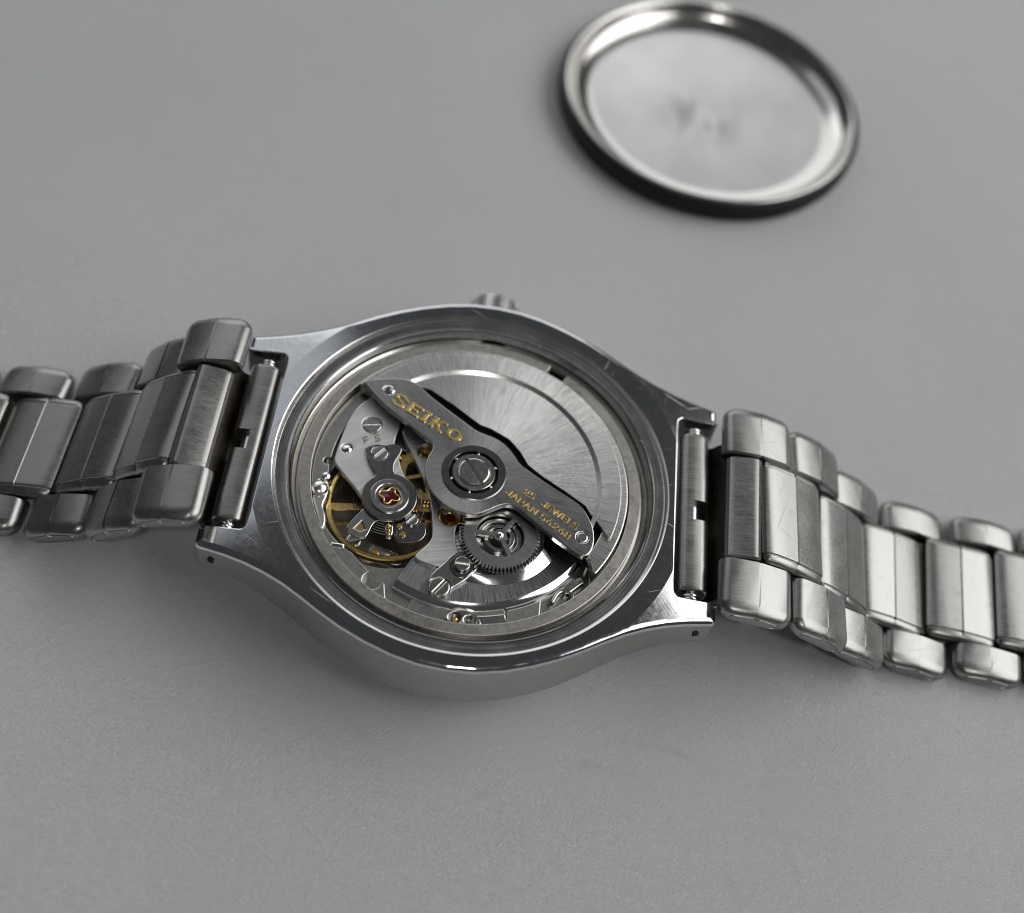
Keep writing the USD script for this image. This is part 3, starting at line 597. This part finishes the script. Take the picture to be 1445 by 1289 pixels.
# ------------------------------------------------------------------ rotor
bar = Polygon([(-10.72, 7.5), (-9.9, 7.0), (-9.55, 6.55), (-8.9, 5.9), (-8.0, 5.15), (-6.0, 3.9), (-4.2, 2.62), (-3.85, 2.35), (-3.62, 1.95), (-3.75, 1.45), (-3.98, 0.8), (-4.06, 0), (-3.95, -0.95), (-3.6, -1.88), (-2.96, -2.78), (-2.05, -3.5), (-1.05, -3.92), (0, -4.06), (0.9, -3.85), (1.7, -3.3), (2.3, -2.85), (2.95, -2.5), (3.62, -2.5), (4.4, -2.95), (6.25, -4.32), (7.6, -5.25), (9.1, -6.15), (9.72, -6.3), (10.15, -5.95), (10.42, -5.2), (10.45, -4.4), (10.31, -3.5), (9.85, -2.5), (9.25, -1.62), (8.38, -1.06), (6.29, 0.02), (4.6, 1.05), (4.0, 1.4), (3.6, 1.75), (3.15, 2.45), (2.4, 3.27), (1.5, 3.78), (0.5, 4.02), (-0.2, 4.2), (-1.0, 4.72), (-3.31, 6.18), (-5.02, 7.4), (-5.48, 7.98), (-6.2, 8.3), (-7.0, 8.45), (-7.95, 8.35), (-9.2, 8.0)])
bar = Polygon(smooth_ring(bar.exterior.coords, 0.1, 2)).difference(circle(0, 0, 2.1, 90)).difference(circle(-8.12, 7.0, 0.5, 40)).difference(circle(9.45, -4.55, 0.52, 40))
lower = Polygon([(-13.5, 9.4), (-10.72, 7.5), (-4, 3.4), (4.5, -1.6), (10.2, -6.0), (10.75, -7.65), (13.5, -8.6), (30, -8.6), (30, 30), (-13.5, 30)])
weight = circle(0, 0, 13.12, 300).intersection(lower).difference(circle(0, 0, 11.6, 300)).buffer(0)
slot = Polygon([(-5.6, 8.2), (-4.71, 8.12), (-2.54, 6.9), (-0.02, 5.26), (1.03, 5.0), (2.65, 4.22), (3.64, 3.2), (4.5, 1.92), (5.74, 1.05), (7.72, -0.05), (9.6, -1.2), (10.3, -2.3), (13.2, -6.2), (30, -6), (30, 30), (-30, 30), (-13, 8.4), (-8, 7.4), (-6.2, 7.6)])
disc_ = circle(0, 0, 12.5, 300).intersection(Polygon(slot.exterior.coords)).buffer(0)
lim = Polygon([(-10.7, 7.5), (-8, 6.6), (-5.4, 8.2), (9.8, -1.6), (10.4, -5), (11.2, -6.6), (30, -6.6), (30, 30), (-20, 30)])
disc_ = disc_.intersection(lim)
big = max(getattr(disc_, 'geoms', [disc_]), key=lambda g: g.area)
rnd = lambda p, r=0.12: max((lambda g: getattr(g, 'geoms', [g]))(p.buffer(0).buffer(-r).buffer(r)), key=lambda g: g.area)
big = rnd(big); inner = rnd(circle(0, 0, 10.5, 300).intersection(big)); outer_ = rnd(big.difference(circle(0, 0, 10.78, 300)))
ro = part(W, 'rotor', plate(inner, -0.9, -0.62, 0.0, step=0.15), m_rotor, 20)
wt = rnd(max(getattr(weight, 'geoms', [weight]), key=lambda g: g.area))
part(ro, 'rim_weight', plate(wt, -1.5, -0.66, 0.1, step=0.15), m_rotor, 20)
ta = np.linspace(math.radians(-27), math.radians(127), 160)
part(ro, 'outer_disc', plate(outer_, -0.9, -0.38, 0.05, step=0.15), m_rotor, 20)
part(ro, 'step_ramp', strip(np.c_[10.46 * np.cos(ta), 10.46 * np.sin(ta)], np.c_[10.84 * np.cos(ta), 10.84 * np.sin(ta)], -0.63, -0.395), m_soft, 20)
rb = part(ro, 'rotor_bar', plate(bar, -0.75, -0.15, 0.09, step=0.1), m_bar, 20)
part(ro, 'slot_shade_sheet', plate(circle(0, 0, 11.5, 120).intersection(Polygon([(-9.5, 7.2), (-4, 3.5), (3.5, -1.2), (10, -5.5), (14, -3), (14, 14), (-9, 14)])), -1.4, -1.1, 0), m_recess_shade, False)  # added dark sheet; its black colour is the shade showing through the slot
part(ro, 'rivet', move(lathe([(0.5, -0.3), (0.46, -0.16), (0.36, -0.12), (0, -0.13)], 36), -8.12, 7.0), m_bright, 20)
part(ro, 'rivet', move(lathe([(0.5, -0.3), (0.46, -0.18), (0.36, -0.14), (0, -0.14)], 36), 9.45, -4.55), m_bar, 20)
part(ro, 'hub_ring', lathe([(2.70, -0.3), (2.70, -0.06), (2.64, -0.02), (2.1, -0.02), (2.06, -0.06), (2.06, -0.6)], 96), m_dark, 20)
part(ro, 'bearing_race', lathe([(2.1, -0.45), (1.7, -0.45)], 64), m_recess_shade, 20)
for k in range(6):
    a = math.radians(25 + 60 * k); s = trimesh.creation.icosphere(2, 0.17); part(ro, 'bearing_ball', move(s, 1.92 * math.cos(a), 1.92 * math.sin(a), -0.3), m_bright, True)
part(ro, 'inner_race', lathe([(1.79, -0.6), (1.79, -0.04), (1.74, 0.0), (1.42, 0.0), (1.38, -0.05), (1.38, -0.3)], 80), m_screw, 20)
part(ro, 'screw', screw(0, 0, 0.1, 1.35, -54, 0.5, slot=0.13, bev=0.12), m_screw, 20)

# lettering on the rotor bar: slab-serif strokes for the maker's name, small engraved lines for the rest
def slab(word, h, sw):
    """wide slab-serif capitals as polygons, baseline y = 0"""
    out, x = [], 0.0
    def seg(*p): return LineString(p).buffer(sw / 2, cap_style=2, join_style=2)
    hs = sw * 0.8
    for ch in word:
        if ch == 'S':
            w = 0.86 * h; t = np.linspace(0, 1, 40)
            P = [(0.93 * w, 0.70 * h), (0.90 * w, 0.86 * h), (0.66 * w, 0.96 * h), (0.36 * w, 0.96 * h), (0.12 * w, 0.86 * h), (0.10 * w, 0.68 * h), (0.30 * w, 0.56 * h), (0.66 * w, 0.46 * h), (0.90 * w, 0.36 * h), (0.90 * w, 0.14 * h), (0.66 * w, 0.04 * h), (0.34 * w, 0.04 * h), (0.10 * w, 0.14 * h), (0.06 * w, 0.30 * h)]
            g = LineString(curve(P, 0.03, 2)).buffer(sw / 2, cap_style=2)
        elif ch == 'E':
            w = 0.86 * h; g = shapely.union_all([seg((0.16 * w, 0), (0.16 * w, h)), seg((0, sw / 2), (0.95 * w, sw / 2)), seg((0, h - sw / 2), (0.95 * w, h - sw / 2)), seg((0.16 * w, 0.5 * h), (0.68 * w, 0.5 * h)), seg((0.92 * w, 0), (0.92 * w, 0.26 * h)), seg((0.92 * w, h), (0.92 * w, 0.74 * h)), seg((0.66 * w, 0.38 * h), (0.66 * w, 0.62 * h))])
        elif ch == 'I':
            w = 0.42 * h; g = shapely.union_all([seg((w / 2, 0), (w / 2, h)), seg((0, hs / 2), (w, hs / 2)), seg((0, h - hs / 2), (w, h - hs / 2))])
        elif ch == 'K':
            w = 0.98 * h; g = shapely.union_all([seg((0.16 * w, 0), (0.16 * w, h)), seg((0.16 * w, 0.36 * h), (0.82 * w, h)), seg((0.40 * w, 0.58 * h), (0.86 * w, 0)), seg((0, hs / 2), (0.34 * w, hs / 2)), seg((0, h - hs / 2), (0.34 * w, h - hs / 2)), seg((0.62 * w, hs / 2), (w, hs / 2)), seg((0.62 * w, h - hs / 2), (w, h - hs / 2))])
        else:
            w = 1.0 * h; g = affinity.scale(circle(0, 0, 1, 60), w / 2, h / 2).difference(affinity.scale(circle(0, 0, 1, 60), w / 2 - sw, h / 2 - sw)); g = affinity.translate(g, w / 2, h / 2)
        out.append(affinity.translate(g, x, 0)); x += w + 0.20 * h
    return out, x - 0.20 * h
gl, gw = slab('SEIKO', 1.0, 0.24)
p0, p1 = np.array([-7.86, 5.78]), np.array([-1.72, 2.58]); L_ = np.linalg.norm(p1 - p0); an = math.degrees(math.atan2(p1[1] - p0[1], p1[0] - p0[0]))
for g_ in gl:
    g_ = affinity.scale(g_, L_ / gw, 1.18, origin=(0, 0)); g_ = affinity.rotate(g_, an, origin=(0, 0)); g_ = affinity.translate(g_, *p0)
    part(rb, 'gilt_letter', plate(g_, -0.16, -0.07, 0.07, segs=1, step=0.05), m_gild, 15)
letters([('25', (4.18, -1.28), (5.1, -1.75), 0.60), ('JEWELS', (5.72, -2.1), (8.86, -3.98), 0.60), ('JAPAN 5626B', (2.72, -1.5), (8.3, -5.0), 0.60)], rb, 'gilt_lettering', m_gild, -0.152, 0.06, 0.035)

# ------------------------------------------------------------------ bracelet
SEC_O = np.array([(-2.74, -1.05), (-2.66, -0.72), (-2.42, -0.40), (-2.05, -0.17), (-1.1, -0.03), (-0.09, 0.10), (0, 0.02), (0.09, 0.10), (1.1, -0.03), (2.05, -0.17), (2.42, -0.40), (2.66, -0.72), (2.74, -1.05), (2.6, -1.5), (2.2, -1.85), (1.5, -2.0), (-1.5, -2.0), (-2.2, -1.85), (-2.6, -1.5)])[::-1]
SEC_C = np.array([(-2.85, -0.75), (-2.75, -0.35), (-2.45, -0.14), (-1.9, 0.0), (-1.0, 0.07), (-0.07, 0.13), (0, 0.05), (0.07, 0.13), (1.0, 0.07), (1.9, 0.0), (2.45, -0.14), (2.75, -0.35), (2.85, -0.75), (2.6, -1.2), (2.0, -1.5), (-2.0, -1.5), (-2.5, -1.2)])[::-1]
SEC_B = np.array([(-1.4, -0.8), (-1.35, -0.4), (-1.1, -0.12), (-0.7, 0.0), (0.7, 0.0), (1.1, -0.12), (1.35, -0.4), (1.4, -0.8), (1.2, -1.4), (0.8, -1.7), (-0.8, -1.7), (-1.2, -1.4)])[::-1]
def bar_piece(sec, ys, sc=1.0):
    """sections of a cross section along y: ys = (y, inset[, width scale])"""
    base = ccw(sec) * [sc, 1]; out = []
    for y, d, *su in ys:
        r = offset(base, d); out.append(np.stack([r[:, 0] * (su[0] if su else 1.0), np.full(len(base), y), r[:, 1]], 1))
    return out
def placed(secs, sg, X, Z, tilt, yaw=0.0, y0=0.0):
    out = []
    c, s = math.cos(tilt), math.sin(tilt)
    for p in secs:
        u, y, nn = p.T
        xx = X + u * c - nn * s; zz = Z + u * s + nn * c
        xx, yy = xx + yaw * y, y - yaw * (xx - X) + y0
        out.append(np.c_[sg * xx, yy, zz])
    return loft(out)
def strand(sg, outer, centre, Ws, yaws):
    P = np.array(outer); 
    full = np.vstack([[18.9, -1.3], P])
    for k, (X, Z) in enumerate(outer):
        nxt = P[min(k + 1, len(P) - 1)]; prv = full[k]
        a = math.atan2(nxt[1] - Z, nxt[0] - X) if k + 1 < len(P) else 0.0
        b = math.atan2(Z - prv[1], X - prv[0])
        tilt = (a + b) / 2 if k else a * 0.55 + b * 0.12
        Wd = Ws[k]; yw = yaws[k]
        CX, CZ = centre[k]
        base = full[k]; 
        f_ = 0.75 if k else 0.5
        ct = (b * 0.55 + tilt * 0.45) if k else b * 0.25 + 0.02
        if k == 0:
            ys = [(-4.98, 0.22), (-4.92, 0.1), (-4.8, 0.0), (4.8, 0.0), (4.92, 0.1), (4.98, 0.22)]
            m = placed(bar_piece(SEC_B, ys, 1.1), sg, CX, CZ, ct, yw)
        else:
            h = 5.05
            ys = [(-h, 0.6), (-h + 0.05, 0.42), (-h + 0.22, 0.24), (-h + 0.45, 0.13), (-h + 0.66, 0.08), (-h + 0.72, 0.10), (-h + 0.76, 0.13), (-h + 0.80, 0.13), (-h + 0.86, 0.02), (-h + 1.0, 0.0)]
            ys = ys + [(-y, d) for y, d in ys[::-1]]
            m = placed(bar_piece(SEC_C, ys, 1.11), sg, CX, CZ + 0.08, ct, yw)
        lk = part(W, 'bracelet_link', m, m_link, 28)
        for sy in (-1, 1):
            ys = [(5.12, 0.3, 0.97), (5.16, 0.12, 0.98), (5.28, 0.0, 0.99), (5.6, 0.0, 1.0), (Wd - 1.1, 0.0, 1.0), (Wd - 0.75, 0.03, 0.985), (Wd - 0.45, 0.10, 0.955), (Wd - 0.2, 0.22, 0.91), (Wd - 0.05, 0.36, 0.86), (Wd, 0.48, 0.82), (Wd - 0.01, 0.53, 0.82), (Wd - 0.06, 0.56, 0.82), (Wd - 0.06, 0.61, 0.82), (Wd, 0.64, 0.82), (Wd + 0.02, 0.72, 0.8)]
            secs = bar_piece(SEC_O, [(sy * y, d, s_) for y, d, s_ in ys], 1.07 if (k == 0 and sg < 0) else 1.15)
            part(lk, 'side_piece', placed(secs, sg, X, Z, tilt, yw), m_link, 28)
        # added dark block in the gap between links, coloured as the shade there
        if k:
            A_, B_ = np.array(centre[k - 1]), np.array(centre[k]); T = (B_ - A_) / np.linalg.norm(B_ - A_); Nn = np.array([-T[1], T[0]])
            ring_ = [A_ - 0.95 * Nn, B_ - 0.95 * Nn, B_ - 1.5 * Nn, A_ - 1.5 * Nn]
            part(lk, 'gap_shade_block', loft([np.c_[sg * np.array(ring_)[:, 0], np.full(4, y), np.array(ring_)[:, 1]] for y in (-4.6, 4.6)]), m_grime_shade, False)
    # folded end tube between the lugs, notched in the middle, sprung on a bar
    t = np.linspace(0, 2 * np.pi, 28, endpoint=False)
    sq = np.c_[np.sign(np.cos(t)) * np.abs(np.cos(t)) ** 0.62 * 1.28, np.sign(np.sin(t)) * np.abs(np.sin(t)) ** 0.62 * 1.1]
    secs = [np.c_[18.78 + sq[:, 0] * s, np.full(28, y), -1.35 + sq[:, 1] * s] for y, s in ((-7.7, 0.86), (-7.6, 0.96), (-7.4, 1.0), (7.4, 1.0), (7.6, 0.96), (7.7, 0.86))]
    tb_ = loft(secs); mf = manifold3d.Manifold(manifold3d.Mesh(np.asarray(tb_.vertices, np.float32), np.asarray(tb_.faces, np.uint32)))
    nb = manifold3d.Manifold.cube([2.2, 1.9, 4], True).translate([19.75, -0.1, -1.0])
    et = cat(mf - nb); et.merge_vertices()
    if sg < 0: et.vertices[:, 0] *= -1; et.invert()
    tubep = part(W, 'end_tube', et, m_link, 30)
    rod = trimesh.creation.cylinder(0.62, 17.2, sections=24); rod.apply_transform(trimesh.transformations.rotation_matrix(math.pi / 2, [1, 0, 0]))
    sb = part(tubep, 'spring_bar', move(rod, sg * 18.78, 0, -1.4), m_edge, 30)
    for y in (-8.0, -8.3, 8.0, 8.3):
        cy = trimesh.creation.cylinder(0.85, 0.14, sections=24); cy.apply_transform(trimesh.transformations.rotation_matrix(math.pi / 2, [1, 0, 0])); part(sb, 'collar', move(cy, sg * 18.78, y, -1.4), m_edge, 30)
    # folded strip that runs from the tube up under the first link
    st = np.array([(19.6, -2.5), (20.4, -2.2), (21.4, -0.9), (22.4, -0.3), (22.4, -0.75), (21.6, -1.4), (20.6, -2.7), (19.6, -2.95)])
    sv = [np.c_[sg * st[:, 0], np.full(len(st), y), st[:, 1]] for y in (-7.6, 7.6)]
    part(tubep, 'folded_strip', loft(sv), m_grime_shade, 30)
R_ = [(23.9, 1.35), (30.1, -1.0), (34.9, -4.7), (40.7, -6.55), (47.3, -6.68), (53.8, -6.7), (60.3, -6.7), (66.8, -6.7)]
RC_ = [(22.5, 1.4), (27.25, 0.45), (33.0, -3.5), (38.3, -6.05), (44.7, -6.6), (51.2, -6.68), (57.7, -6.7), (64.2, -6.7)]
strand(1, R_, RC_, [10.1, 9.85, 9.1, 8.4, 8.15, 8.05, 8, 8], [0.02, 0.0, 0.03, 0.06, 0.08, 0.09, 0.09, 0.09])
L_p = [(23.3, 2.35), (27.8, -1.4), (33.1, -5.0), (39.4, -6.6), (45.9, -6.7), (52.4, -6.7)]
LC_ = [(22.2, 2.1), (26.6, 0.0), (31.5, -3.9), (37.4, -6.35), (43.9, -6.65), (50.4, -6.7)]
strand(-1, L_p, LC_, [10.05, 9.75, 8.9, 8.4, 8.2, 8.1], [0.0, -0.03, -0.02, -0.02, -0.02, -0.02])

# ------------------------------------------------------------------ the loose case back, inside up
CB = thing('case_back', 'round steel case back lying inside up apart from the watch, blurred', 'case back', (21.3 * MM, 59.7 * MM, 0))
part(CB, 'outer_wall', lathe([(13.0, 0.0), (16.6, 0.0), (17.1, 0.08), (17.35, 0.25), (17.35, 0.42), (17.1, 0.55), (16.9, 0.6), (16.75, 1.9)], 200), m_lidrim, 30)
part(CB, 'gasket', lathe([(16.8, 0.55), (17.25, 0.55), (17.5, 0.75), (17.52, 1.85), (17.35, 2.2), (16.8, 2.28)], 200), m_rubber, 40)
part(CB, 'rim', lathe([(16.85, 2.2), (16.92, 2.45), (16.8, 2.65), (16.55, 2.72), (16.35, 2.64), (16.2, 2.4)], 200), m_lidrim, 40)
part(CB, 'inner_wall', lathe([(16.2, 2.4), (16.0, 1.95), (15.65, 1.45), (15.1, 1.1), (14.4, 0.88), (13.9, 0.8), (13.55, 0.76)], 200), m_lidrim, 40)
part(CB, 'inner_floor', lathe([(13.55, 0.76), (13.2, 0.72), (0, 0.72)], 200), m_lidin, 30)
